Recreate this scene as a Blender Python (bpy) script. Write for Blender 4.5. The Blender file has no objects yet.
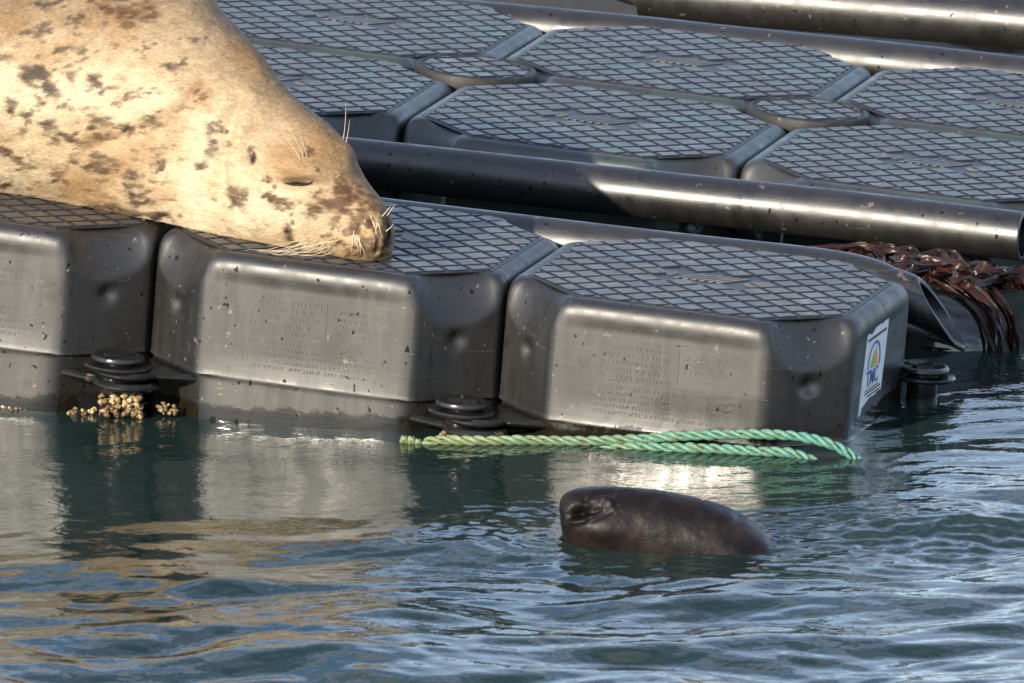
import bpy, bmesh, math, random
import numpy as np
from mathutils import Vector, Matrix

random.seed(7); rng = np.random.default_rng(7)
SC = bpy.context.scene
COL = SC.collection

# ------------------------------------------------------------------ camera, sky, sun, exposure
DIST, PITCH, PXM = 27.0, math.radians(11.5), 714.0
FPX = PXM * DIST
CAM = np.array([0, -DIST * math.cos(PITCH), DIST * math.sin(PITCH)])
FW = np.array([0, math.cos(PITCH), -math.sin(PITCH)])
UP = np.array([0, math.sin(PITCH), math.cos(PITCH)])
RT = np.array([1.0, 0, 0])
cd = bpy.data.cameras.new('camera'); cam = bpy.data.objects.new('camera', cd); COL.objects.link(cam)
cam.location = CAM; cam.rotation_euler = (math.pi / 2 - PITCH, 0, 0)
cd.sensor_width = 36; cd.lens = FPX * 36 / 1024; cd.clip_start = 1; cd.clip_end = 3000
cd.dof.use_dof = True; cd.dof.focus_distance = DIST - 0.1; cd.dof.aperture_fstop = 22
SC.camera = cam

SUN_EL, SUN_AZ = math.radians(21.5), math.radians(180 + 35)
world = bpy.data.worlds.new("World"); SC.world = world; world.use_nodes = True
wn = world.node_tree
sky = wn.nodes.new('ShaderNodeTexSky'); sky.sky_type = 'NISHITA'; sky.sun_disc = False
sky.sun_elevation = SUN_EL; sky.sun_rotation = SUN_AZ; sky.ozone_density = 3.0; sky.dust_density = .5
tcw = wn.nodes.new('ShaderNodeTexCoord'); mpw = wn.nodes.new('ShaderNodeMapping'); mpw.inputs['Scale'].default_value = (1.6, 1.6, 5.0); wn.links.new(tcw.outputs['Generated'], mpw.inputs[0])
nzw = wn.nodes.new('ShaderNodeTexNoise'); nzw.inputs['Scale'].default_value = 2.2; nzw.inputs['Detail'].default_value = 5; wn.links.new(mpw.outputs[0], nzw.inputs['Vector'])
rpw = wn.nodes.new('ShaderNodeValToRGB'); rpw.color_ramp.elements[0].position = .44; rpw.color_ramp.elements[1].position = .74; rpw.color_ramp.elements[1].color = (.6, .6, .6, 1); wn.links.new(nzw.outputs[0], rpw.inputs[0])
mxw = wn.nodes.new('ShaderNodeMix'); mxw.data_type = 'RGBA'; wn.links.new(rpw.outputs[0], mxw.inputs[0]); wn.links.new(sky.outputs[0], mxw.inputs[6]); mxw.inputs[7].default_value = (8.4, 8.2, 8.8, 1)   # thin broken cloud
wn.links.new(mxw.outputs[2], wn.nodes['Background'].inputs[0]); wn.nodes['Background'].inputs[1].default_value = 0.14
sd = Vector((math.sin(SUN_AZ) * math.cos(SUN_EL), math.cos(SUN_AZ) * math.cos(SUN_EL), math.sin(SUN_EL)))
ld = bpy.data.lights.new('sun', 'SUN'); ld.energy = 5.0; ld.angle = math.radians(0.5); ld.color = (1, 0.88, 0.71)
lo = bpy.data.objects.new('sun', ld); COL.objects.link(lo); lo.rotation_euler = sd.to_track_quat('Z', 'Y').to_euler()
SC.view_settings.view_transform = 'Standard'; SC.view_settings.look = 'None'
SC.view_settings.exposure = 1.12; SC.view_settings.gamma = 1

# ------------------------------------------------------------------ helpers
def pix(x, y, Y):
    """world point where the sight line of a photo measurement meets the depth Y (used to size outlines)"""
    d = FW + RT * (x - 512) / FPX - UP * (y - 341.5) / FPX
    return CAM + d * ((Y - CAM[1]) / d[1])
def to_pix(P):
    d = P - CAM; z = d @ FW
    return 512 + FPX * (d @ RT) / z, 341.5 - FPX * (d @ UP) / z

def basis(a, tu, tv):
    u = np.array([math.cos(a) * math.cos(tu), -math.sin(a) * math.cos(tu), math.sin(tu)])
    v = np.array([math.sin(a), math.cos(a), tv]); v -= u * (u @ v); v /= np.linalg.norm(v)
    return u, v, np.cross(u, v)
O0 = np.array([-0.034, -0.648, 0.205])
U_, V_, W_ = basis(.267, -.075, -.012)
def dk(u, v, w=0): return O0 + U_ * u + V_ * v + W_ * w
def dmat(u, v, w=0, rz=0.0):
    p = dk(u, v, w)
    M = Matrix(((U_[0], V_[0], W_[0], p[0]), (U_[1], V_[1], W_[1], p[1]), (U_[2], V_[2], W_[2], p[2]), (0, 0, 0, 1)))
    return M @ Matrix.Rotation(rz, 4, 'Z')
RU, RV, RW = .040, 1.122, -.030
P = 0.5

class MB:
    def __init__(s): s.v = []; s.f = []; s.m = []
    def add(s, verts, faces, mi=0):
        n = len(s.v); s.v.extend([tuple(map(float, p)) for p in verts]); s.f.extend([tuple(i + n for i in f) for f in faces]); s.m.extend([mi] * len(faces))
    def box(s, x0, x1, y0, y1, z0, z1, mi=0):
        s.add([(x0, y0, z0), (x1, y0, z0), (x1, y1, z0), (x0, y1, z0), (x0, y0, z1), (x1, y0, z1), (x1, y1, z1), (x0, y1, z1)],
              [(0, 3, 2, 1), (4, 5, 6, 7), (0, 1, 5, 4), (1, 2, 6, 5), (2, 3, 7, 6), (3, 0, 4, 7)], mi)
    def loft(s, rings, cap0=True, cap1=True, mi=0, closed=True):
        n = len(rings[0]); V = [p for r in rings for p in r]; F = []
        for i in range(len(rings) - 1):
            for j in range(n if closed else n - 1):
                a = i * n + j; b = i * n + (j + 1) % n
                F.append((a, b, b + n, a + n))
        if cap0: F.append(tuple(range(n))[::-1])
        if cap1: F.append(tuple((len(rings) - 1) * n + j for j in range(n)))
        s.add(V, F, mi)
    def lathe(s, prof, n=40, c=(0, 0, 0), mi=0):
        s.loft([[(c[0] + r * math.cos(2 * math.pi * k / n), c[1] + r * math.sin(2 * math.pi * k / n), c[2] + z) for k in range(n)] for r, z in prof], mi=mi)
    def mesh(s, name, mats, smooth=True, angle=None):
        me = bpy.data.meshes.new(name); me.from_pydata(s.v, [], s.f)
        for m in mats: me.materials.append(m)
        me.polygons.foreach_set('material_index', s.m)
        me.polygons.foreach_set('use_smooth', [smooth] * len(s.f))
        if smooth and angle is not None: me.set_sharp_from_angle(angle=math.radians(angle))
        me.update(); return me
def link(name, me, parent=None, mw=None):
    o = bpy.data.objects.new(name, me); COL.objects.link(o)
    if parent is not None: o.parent = parent
    if mw is not None: o.matrix_world = mw
    return o
def tag(o, label=None, cat=None, group=None, kind=None):
    for k, v in (('label', label), ('category', cat), ('group', group), ('kind', kind)):
        if v: o[k] = v
    return o
def frames(pts):
    pts = np.asarray(pts, float); T = np.gradient(pts, axis=0); T /= np.linalg.norm(T, axis=1)[:, None] + 1e-12
    N = [np.cross(T[0], [0.13, 0.2, 1.0])]; N[0] /= np.linalg.norm(N[0])
    for i in range(1, len(pts)):
        n = N[-1] - T[i] * (N[-1] @ T[i]); N.append(n / np.linalg.norm(n))
    N = np.array(N); return T, N, np.cross(T, N)
def tube(mb, pts, rad, n=6, mi=0, caps=True):
    T, N, B = frames(pts); rad = np.broadcast_to(rad, (len(pts),))
    mb.loft([[pts[i] + rad[i] * (math.cos(2 * math.pi * k / n) * N[i] + math.sin(2 * math.pi * k / n) * B[i]) for k in range(n)] for i in range(len(pts))], caps, caps, mi)
def spline(pts, n):
    """Catmull-Rom through rows of pts"""
    pts = np.asarray(pts, float); m = len(pts); t = np.linspace(0, m - 1, n); i = np.clip(t.astype(int), 0, m - 2); f = (t - i)[:, None]
    p0 = pts[np.maximum(i - 1, 0)]; p1 = pts[i]; p2 = pts[i + 1]; p3 = pts[np.minimum(i + 2, m - 1)]
    return .5 * ((2 * p1) + (p2 - p0) * f + (2 * p0 - 5 * p1 + 4 * p2 - p3) * f ** 2 + (3 * p1 - p0 - 3 * p2 + p3) * f ** 3)
def vnoise(p, seed=0):
    """3D value noise, p (N,3) -> 0..1"""
    i = np.floor(p).astype(np.int64); f = p - i; f = f * f * (3 - 2 * f); r = 0
    for dx in (0, 1):
        for dy in (0, 1):
            for dz in (0, 1):
                h = ((i[:, 0] + dx) * 374761393 + (i[:, 1] + dy) * 668265263 + (i[:, 2] + dz) * 2147483647 + seed * 974711) & 0xffffffff
                h = ((h ^ (h >> 13)) * 1274126177) & 0xffffffff; h = (h ^ (h >> 16)) / 4294967295.0
                w = (f[:, 0] if dx else 1 - f[:, 0]) * (f[:, 1] if dy else 1 - f[:, 1]) * (f[:, 2] if dz else 1 - f[:, 2])
                r = r + w * h
    return r
def fbm(p, o=3, seed=0):
    r = 0; a = .5; t = 0
    for k in range(o): r = r + a * vnoise(p * 2 ** k, seed + k); t += a; a *= .5
    return r / t

# ------------------------------------------------------------------ materials
class NT:
    def __init__(s, name):
        s.mat = bpy.data.materials.new(name); s.mat.use_nodes = True; s.t = s.mat.node_tree; s.b = s.t.nodes['Principled BSDF']
    def n(s, t, **k):
        o = s.t.nodes.new(t)
        for a, b in k.items(): setattr(o, a, b)
        return o
    def l(s, a, b): s.t.links.new(a, b)
    def inp(s, nd, i, v):
        if isinstance(v, bpy.types.NodeSocket): s.l(v, nd.inputs[i])
        else: nd.inputs[i].default_value = v
    def noise(s, vec, scale, detail=4, rough=.55, dim='3D'):
        o = s.n('ShaderNodeTexNoise'); s.inp(o, 'Vector', vec); o.inputs['Scale'].default_value = scale; o.inputs['Detail'].default_value = detail; o.inputs['Roughness'].default_value = rough
        return o.outputs[0]
    def ramp(s, f, stops):
        o = s.n('ShaderNodeValToRGB'); e = o.color_ramp.elements
        while len(e) < len(stops): e.new(.5)
        for q, (p, c) in zip(e, stops):
            q.position = p; q.color = (c, c, c, 1) if isinstance(c, (int, float)) else (*c, 1)
        s.l(f, o.inputs[0]); return o.outputs[0]
    def mix(s, f, a, b, mode='MIX'):
        o = s.n('ShaderNodeMix', data_type='RGBA', blend_type=mode); s.inp(o, 0, f)
        for i, v in ((6, a), (7, b)):
            if isinstance(v, tuple): v = (*v, 1) if len(v) == 3 else v
            s.inp(o, i, v)
        return o.outputs[2]
    def math(s, op, a, b=0.0, c=None, clamp=False):
        o = s.n('ShaderNodeMath', operation=op, use_clamp=clamp); s.inp(o, 0, a); s.inp(o, 1, b)
        if c is not None: s.inp(o, 2, c)
        return o.outputs[0]
    def mapv(s, vec, sc=(1, 1, 1), loc=(0, 0, 0)):
        o = s.n('ShaderNodeMapping'); s.l(vec, o.inputs[0]); o.inputs['Scale'].default_value = sc; o.inputs['Location'].default_value = loc; return o.outputs[0]
    def obj(s): return s.n('ShaderNodeTexCoord').outputs['Object']
    def pos(s): return s.n('ShaderNodeNewGeometry').outputs['Position']
    def rnd(s): return s.n('ShaderNodeObjectInfo').outputs['Random']
    def bump(s, h, st=.3, d=.001, prev=None):
        o = s.n('ShaderNodeBump'); s.l(h, o.inputs['Height']); o.inputs['Strength'].default_value = st; o.inputs['Distance'].default_value = d
        if prev: s.l(prev, o.inputs['Normal'])
        return o.outputs[0]
    def out(s, col=None, rough=None, nor=None, **k):
        for i, v in (('Base Color', col), ('Roughness', rough), ('Normal', nor)):
            if v is None: continue
            if isinstance(v, tuple): v = (*v, 1)
            s.inp(s.b, i, v)
        for a, b in k.items(): s.inp(s.b, a.replace('_', ' '), b)
        return s.mat

def plastic(name, lo=.035, hi=.075, r0=.30, r1=.5, spec=.5, dusty=0.0, algae=0.0, wet=True, warm=(1.0, .95, .88), pads=False):
    m = NT(name); ob = m.obj(); ps = m.pos(); rn = m.rnd()
    sh = m.n('ShaderNodeVectorMath', operation='ADD'); m.l(ob, sh.inputs[0])
    cx = m.n('ShaderNodeCombineXYZ'); m.l(m.math('MULTIPLY', rn, 7.3), cx.inputs[0]); m.l(m.math('MULTIPLY', rn, 3.1), cx.inputs[1]); m.l(cx.outputs[0], sh.inputs[1])
    v = sh.outputs[0]
    big = m.noise(v, 6, 5); fine = m.noise(m.mapv(v, (60, 60, 9)), 1, 4)
    scr = m.noise(m.mapv(v, (14, 260, 300)), 1, 2)
    a = m.mix(m.ramp(big, [(.35, 0.), (.65, 1.)]), tuple(lo * c for c in warm), tuple(hi * c for c in warm))
    a = m.mix(m.ramp(fine, [(.3, 0.), (.75, .5)]), a, tuple(hi * 1.35 * c for c in warm))
    # salt dust and bird-dirt specks
    sp = m.ramp(m.noise(v, 90, 2), [(.70, 0.), (.76, 1.)])
    a = m.mix(m.math('MULTIPLY', sp, .4), a, (.22, .18, .13))
    dk_ = m.ramp(m.noise(m.mapv(v, (1, 1, .8), (5, 5, 5)), 95, 1.5), [(.70, 0.), (.73, 1.)])
    a = m.mix(m.math('MULTIPLY', dk_, .9), a, (.006, .005, .005))
    sc_ = m.ramp(m.noise(m.mapv(v, (1, 1, 1), (2, 3, 4)), 33, 4, .7), [(.66, 0.), (.70, 1.)]); a = m.mix(m.math('MULTIPLY', sc_, .30), a, (.26, .20, .13)); ln_ = m.ramp(m.noise(m.mapv(v, (9, 9, 320), (1, 7, 2)), 1, 3, .6), [(.66, 0.), (.70, 1.)]); a = m.mix(m.math('MULTIPLY', ln_, .10), a, (.20, .17, .13))
    if dusty:
        ds = m.ramp(m.noise(v, 11, 5, .65), [(.42, 0.), (.68, 1.)]); a = m.mix(m.math('MULTIPLY', ds, dusty), a, (.13, .095, .06))
    if algae:
        g = m.ramp(m.noise(ob, 5, 4), [(.45, 0.), (.72, 1.)]); a = m.mix(m.math('MULTIPLY', g, algae), a, (.03, .11, .085))
    r = m.math('ADD', m.math('MULTIPLY', m.ramp(big, [(.3, 0.), (.7, 1.)]), r1 - r0), r0)
    r = m.math('ADD', r, m.math('MULTIPLY', fine, .08))
    strk = m.ramp(m.noise(m.mapv(v, (26, 26, 4), (3, 1, 0)), 1, 5, .65), [(.35, 0.), (.70, 1.)]); r = m.math('ADD', r, m.math('MULTIPLY', m.math('SUBTRACT', strk, .5), -.16)); blot = m.ramp(m.noise(m.mapv(v, (1, 1, 1), (9, 2, 4)), 24, 5, .75), [(.56, 0.), (.66, 1.)]); r = m.math('SUBTRACT', r, m.math('MULTIPLY', blot, .09))
    h = m.math('ADD', m.math('MULTIPLY', fine, .6), m.math('MULTIPLY', scr, .4))
    if wet:
        z = m.n('ShaderNodeSeparateXYZ'); m.l(ps, z.inputs[0])
        wn_ = m.noise(m.mapv(ps, (16, 16, 4)), 1, 4, .7)
        xr = m.n('ShaderNodeMapRange', interpolation_type='SMOOTHSTEP'); m.l(z.outputs[0], xr.inputs[0]); xr.inputs[1].default_value = .10; xr.inputs[2].default_value = .22; xr.inputs[4].default_value = -.058
        e = m.math('ADD', m.math('ADD', z.outputs[2], xr.outputs[0]), m.math('MULTIPLY', wn_, -.024)); wz = m.ramp(m.math('MULTIPLY', e, 20.), [(.0, 1.), (.22, 0.)])
        a = m.mix(m.math('MULTIPLY', wz, .85), a, (.010, .009, .008)); r = m.math('SUBTRACT', r, m.math('MULTIPLY', wz, .18), clamp=True)
        fr_ = m.ramp(m.math('MULTIPLY', m.math('ADD', z.outputs[2], m.math('MULTIPLY', m.noise(m.mapv(ps, (1, 1, .5)), 42, 5, .75), -.040)), 40.), [(.0, 1.), (.12, 0.)]); a = m.mix(m.math('MULTIPLY', fr_, .9), a, m.mix(m.noise(ps, 120, 3), (.004, .004, .003), (.012, .009, .005))); r = m.math('SUBTRACT', r, m.math('MULTIPLY', fr_, .24), clamp=True)
    n = m.bump(h, .35, .0006)
    n = m.bump(m.noise(ob, 9, 2), .25, .004, n)
    return m.out(a, r, n, **{'Specular_IOR_Level': m.math('MULTIPLY', m.math('SUBTRACT', 1.0, m.math('MULTIPLY', dk_, .85)), spec)})
M_body = plastic('weathered_black_plastic', .002, .005, .42, .49, spec=.75)
M_bodyB = plastic('weathered_grey_plastic_with_algae', .008, .018, .36, .46, algae=.30, spec=.7)
M_pad = plastic('worn_tread_plastic', .018, .05, .36, .52, .55, dusty=.55, wet=False, warm=(.95, .97, 1.0))
M_padB = plastic('worn_tread_plastic_with_algae', .020, .05, .36, .52, .55, dusty=.25, algae=.5, wet=False, warm=(.95, .97, 1.0))
M_groove = NT('dark_groove_plastic').out((.006, .006, .008), .5)
M_pipe = plastic('black_pipe_plastic', .004, .010, .33, .42, .7, warm=(1, .93, .85))
M_pin = plastic('wet_pin_plastic', .004, .010, .14, .28, wet=False)
M_lug = plastic('wet_lug_plastic', .004, .01, .12, .24, wet=False)
M_emb = plastic('embossed_plastic', .002, .006, .40, .48, .85, wet=False)

# ------------------------------------------------------------------ water: one sheet, rippled geometry near, out to the horizon
def waves(x, y):
    r2 = np.random.default_rng(11); h = np.zeros_like(x)
    # slow regional modulation
    def reg(cx, cy, sx, sy): return np.exp(-((x - cx) / sx) ** 2 - ((y - cy) / sy) ** 2)
    sm = lambda a, b, t: (lambda q: q * q * (3 - 2 * q))(np.clip((t - a) / (b - a), 0, 1))
    open_ = sm(-1.05, -1.75, y + .12 * np.sin(x * 5))            # open water towards the camera
    right = sm(.25, .65, x)
    amp = .16 + .84 * open_ + .55 * right * sm(-.3, -1.0, y) ; amp = np.clip(amp, 0, 1.1)
    dist = np.sqrt(x ** 2 + y ** 2); far = np.clip(1.6 - dist / 14, 0, 1)
    wx = x + .03 * np.sin(y * 7 + 1) + .02 * np.sin(x * 11 + y * 5); wy = y + .03 * np.sin(x * 6.3) + .02 * np.sin(x * 13 - y * 4)
    for i in range(90):
        lam = .045 * (1.033 ** i) if i < 65 else .38 * 1.03 ** (i - 65)
        th = r2.normal(math.pi / 2, .45)
        k = 2 * math.pi / lam; s = r2.uniform(.5, 1.2)
        slope = .0170 * (lam / .2) ** .22 if lam < .34 else .0135
        
        ph = (wx * math.cos(th) + wy * math.sin(th)) * k + r2.uniform(0, 6.28)
        h += s * slope / k * (np.sin(ph) + .25 * np.cos(2 * ph)) * 1.35
    h *= amp * far
    # small capillary ripples round the swimming seal and by its wake
    near = reg(.18, -1.42, .30, .08) + 1.5 * reg(.52, -1.25, .30, .16) + .5 * reg(-.05, -1.2, .18, .14)
    for i in range(26):
        lam = r2.uniform(.018, .05); th = r2.normal(math.pi / 2, .5); k = 2 * math.pi / lam
        h += near * .040 / k * np.sin((wx * math.cos(th) + wy * math.sin(th)) * k + r2.uniform(0, 6.28))
    # rings spreading from the nose, and faint ones off the dock
    for cx, cy, lam, dec, a in ((.055, -1.33, .035, .10, .0016), (.36, -1.30, .05, .14, .0014), (-.30, -.72, .03, .12, .00012), (-.05, -.74, .03, .1, .00012)):
        rr = np.sqrt((x - cx) ** 2 + (y - cy) ** 2); h += a * np.exp(-rr / dec) * np.sin(rr * 2 * math.pi / lam)
    h += .012 * reg(.60, -1.24, .17, .05)                       # water humped over the seal's back
    return h
def coords(a, b, step, lim, g=1.10):
    c = list(np.arange(a, b, step)); s = step
    lo_ = []; p = a
    while p > -lim: s *= g; p -= s; lo_.append(p)
    hi_ = []; p = c[-1]; s = step
    while p < lim: s *= g; p += s; hi_.append(p)
    return np.array(lo_[::-1] + c + hi_)
xs = coords(-.82, .82, .0038, 600); ys = coords(-2.35, -.1, .0050, 600)
X, Y = np.meshgrid(xs, ys); Z = waves(X, Y)
nx, ny = len(xs), len(ys)
co = np.stack([X, Y, Z], -1).reshape(-1, 3).astype(np.float32)
idx = np.arange(nx * ny).reshape(ny, nx)
q = np.stack([idx[:-1, :-1], idx[:-1, 1:], idx[1:, 1:], idx[1:, :-1]], -1).reshape(-1)
me = bpy.data.meshes.new('water'); me.vertices.add(nx * ny); me.vertices.foreach_set('co', co.reshape(-1))
nf = (nx - 1) * (ny - 1); me.loops.add(nf * 4); me.loops.foreach_set('vertex_index', q.astype(np.int32))
me.polygons.add(nf); me.polygons.foreach_set('loop_start', np.arange(0, nf * 4, 4, dtype=np.int32)); me.polygons.foreach_set('use_smooth', np.ones(nf, bool)); me.update()
mw = NT('harbour_water'); pv = mw.pos()
nb = mw.noise(mw.mapv(pv, (1, 1, 1)), 26, 3, .55); nb2 = mw.noise(pv, 90, 2, .5)
hgt = mw.math('ADD', nb, mw.math('MULTIPLY', nb2, .25))
M_water = mw.out((.008, .017, .015), .03, mw.bump(hgt, .5, .0026), IOR=1.333, Specular_IOR_Level=.5)
me.materials.append(M_water)
water = tag(link('water', me), 'rippled dark blue green harbour water around the floating dock', kind='structure')

# ------------------------------------------------------------------ dock cube meshes (local: x 0..0.5, y 0..0.5, top z=0)
C0 = .098
def cube_shell():
    lv = [0, -.0012, -.003, -.006, -.010, -.015, -.020, -.026, -.033, -.040, -.046, -.052, -.058, -.064]
    lv += list(np.arange(-.069, -.108, -.0045)) + [-.115, -.13, -.15, -.162, -.166, -.168, -.170, -.172, -.175, -.178, -.182, -.19, -.21, -.26, -.36, -.385, -.395, -.40]
    R = .019; G = .0018
    cor = [((0, 0), (1, 1)), ((P, 0), (-1, 1)), ((P, P), (-1, -1)), ((0, P), (1, -1))]
    nch, nsd = 26, 16
    rings = []
    for w in lv:
        if w > -R: ins = R - math.sqrt(max(0, R * R - (R + w) ** 2))
        elif w < -.375: ins = (-.375 - w) * .9
        else: ins = 0.0
        lip = .0011 * math.exp(-((w + .170) / .0032) ** 2)
        draft = .006 * max(0, -w - .02) / .15 * (-1 if w > -.17 else 1) if w > -.17 else .0015
        
        i_side = G + ins * .95 - lip - 0.0
        # face panel very slightly hollow
        pts = []
        for ci, ((cx, cy), (sx, sy)) in enumerate(cor):
            # chamfer from end A to end B walking counter-clockwise
            if ci in (0, 2): A = (cx, cy + sy * C0); B = (cx + sx * C0, cy)
            else: A = (cx + sx * C0, cy); B = (cx, cy + sy * C0)
            A = (A[0] + sx * i_side if abs(A[0] - cx) < 1e-9 else A[0], A[1] + sy * i_side if abs(A[1] - cy) < 1e-9 else A[1])
            B = (B[0] + sx * i_side if abs(B[0] - cx) < 1e-9 else B[0], B[1] + sy * i_side if abs(B[1] - cy) < 1e-9 else B[1])
            for k in range(nch):
                t = -1 + 2 * k / (nch - 1); f = (t + 1) / 2
                # soften the corner ends
                x = A[0] + (B[0] - A[0]) * f; y = A[1] + (B[1] - A[1]) * f
                rt_ = math.sqrt(max(0, 1 - (t * .985) ** 2)); d = .012 + .052 * rt_
                pr = max(0., 1 + w / d) if w > -d else 0.
                s_in = .030 * rt_ * (pr ** .85) + ins * .6 * (1 - .45 * rt_)
                s_in += -.006 * (1 - rt_) ** 2 * (1 if w < -.03 else 0) * 0
                # dimple
                rd = math.hypot(t * C0 * .7071, w + .087) ; s_in += .008 * max(0, 1 - (rd / .0145) ** 2) ** .7
                # lower part of the pocket steps back under the lugs
                if w < -.17: s_in += .006
                pts.append((x + sx * s_in * .7071, y + sy * s_in * .7071, w))
            (nx0, ny0), (nsx, nsy) = cor[(ci + 1) % 4]
            if ci in (0, 2): E_ = (nx0 + nsx * C0, B[1])
            else: E_ = (B[0], ny0 + nsy * C0)
            for k in range(1, nsd + 1):
                f = k / (nsd + 1); hollow = .0022 * math.sin(math.pi * f) ** .5 * (1 if -.16 < w < -.03 else 0)
                x = B[0] + (E_[0] - B[0]) * f; y = B[1] + (E_[1] - B[1]) * f
                ox, oy = [(0, 1), (-1, 0), (0, -1), (1, 0)][ci]
                pts.append((x + ox * hollow, y + oy * hollow, w))
        # round the vertical edges a little: smooth the closed ring
        a = np.array(pts)
        for _ in range(1):
            a[:, :2] = .25 * np.roll(a, 1, 0)[:, :2] + .5 * a[:, :2] + .25 * np.roll(a, -1, 0)[:, :2]
        rings.append(a)
    mb = MB()
    mb.loft([[tuple(p) for p in r] for r in rings][::-1], True, False)
    # top cap: shrink to a centre fan through two rings
    top = rings[0]; c = np.array([P / 2, P / 2, 0])
    r2 = c + (top - c) * .9; r2[:, 2] = 0; r3 = c + (top - c) * .4; r3[:, 2] = 0
    mb.loft([[tuple(p) for p in r] for r in (top, r2, r3)], False, True)
    return mb

def clip_poly(poly, lines):
    for (a, b, c) in lines:                       # keep a*x+b*y<=c
        out = []
        for i in range(len(poly)):
            p, q = poly[i], poly[(i + 1) % len(poly)]
            dp, dq = a * p[0] + b * p[1] - c, a * q[0] + b * q[1] - c
            if dp <= 0: out.append(p)
            if dp * dq < 0:
                t = dp / (dp - dq); out.append((p[0] + t * (q[0] - p[0]), p[1] + t * (q[1] - p[1])))
        poly = out
        if len(poly) < 3: return []
    return poly
def shrink(poly, d):
    n = len(poly); out = []
    for i in range(n):
        p0, p1, p2 = np.array(poly[i - 1]), np.array(poly[i]), np.array(poly[(i + 1) % n])
        e1 = p1 - p0; e2 = p2 - p1
        l1, l2 = np.linalg.norm(e1), np.linalg.norm(e2)
        if l1 < 1e-6 or l2 < 1e-6: return None
        n1 = np.array([-e1[1], e1[0]]) / l1; n2 = np.array([-e2[1], e2[0]]) / l2
        dn = 1 + n1 @ n2
        if dn < .15: return None
        out.append(tuple(p1 + (n1 + n2) * d / dn))
    return out
def area(p): return .5 * sum(p[i][0] * p[(i + 1) % len(p)][1] - p[(i + 1) % len(p)][0] * p[i][1] for i in range(len(p)))
def add_pads(mb, lines, D=.0365, hole=None, cx=P / 2, cy=P / 2, ext=.36, h=.0030, gap=.0017, bev=.0026, jit=0.0, z=0.0):
    n = int(ext / D) + 2; s = math.sqrt(.5)
    for i in range(-n, n):
        for j in range(-n, n):
            q = [(i, j), (i + 1, j), (i + 1, j + 1), (i, j + 1)]
            poly = [(cx + (a - b) * D * s, cy + (a + b) * D * s) for a, b in q]
            mx, my = sum(p[0] for p in poly) / 4, sum(p[1] for p in poly) / 4
            if hole and hole(mx, my): continue
            if area(poly) < 0: poly = poly[::-1]
            poly = clip_poly(poly, lines)
            if not poly or abs(area(poly)) < D * D * .12: continue
            if area(poly) < 0: poly = poly[::-1]
            lowp = shrink(poly, gap)
            if not lowp or area(lowp) < D * D * .06: continue
            top = shrink(lowp, bev)
            if not top or area(top) < D * D * .02 or area(top) > area(lowp): continue
            k = len(top); zz = h + random.uniform(-jit, jit)
            mb.add([(x, y, z) for x, y in lowp] + [(x, y, z + zz + random.uniform(-.0004, .0004)) for x, y in top], [tuple(range(k, 2 * k))], 0)
            b0 = len(mb.v) - 2 * k
            for a in range(k):
                mb.f.append((b0 + a, b0 + (a + 1) % k, b0 + k + (a + 1) % k, b0 + k + a)); mb.m.append(1)
TL = .0265; CL = .150
def tread():
    lines = [(-1, 0, -TL), (1, 0, P - TL), (0, -1, -TL), (0, 1, P - TL),
             (-1, -1, -CL), (1, -1, P - CL), (1, 1, 2 * P - CL), (-1, 1, P - CL)]
    s = math.sqrt(.5); D = .0365
    hole = lambda x, y: abs((x - P / 2)) < .058 and abs(y - P / 2) < .026
    mb = MB(); add_pads(mb, lines, hole=hole, D=D)
    return mb, lines
def tread_base(lines):
    # dark recessed sheet under the pads
    sq = [(0, 0), (P, 0), (P, P), (0, P)]; p = clip_poly(sq, lines); p = shrink(p, -.0025)
    mb = MB(); mb.add([(x, y, .0007) for x, y in p], [tuple(range(len(p)))])
    mb.add([(x, y, -.001) for x, y in p] + [(x, y, .0007) for x, y in p], [(a, (a + 1) % len(p), len(p) + (a + 1) % len(p), len(p) + a) for a in range(len(p))])
    return mb
def emblem():
    mb = MB(); x0 = P / 2 - .05; y0 = P / 2 - .022
    for k in range(6):
        a = x0 + .012 * k + .004
        mb.add([(a, y0, .001), (a + .007, y0, .001), (a + .037, y0 + .046, .001), (a + .030, y0 + .046, .001),
                (a, y0, .0023), (a + .007, y0, .0023), (a + .037, y0 + .046, .0023), (a + .030, y0 + .046, .0023)],
               [(4, 5, 6, 7), (0, 1, 5, 4), (1, 2, 6, 5), (2, 3, 7, 6), (3, 0, 4, 7)])
    for cx, cy in ((P / 2 - .058, P / 2 + .006), (P / 2 + .062, P / 2 - .008)):
        mb.lathe([(.0125, .0008), (.0110, .0028), (.006, .0023), (.005, .0018), (.001, .0018)], 16, (cx, cy, 0))
    return mb
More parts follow.
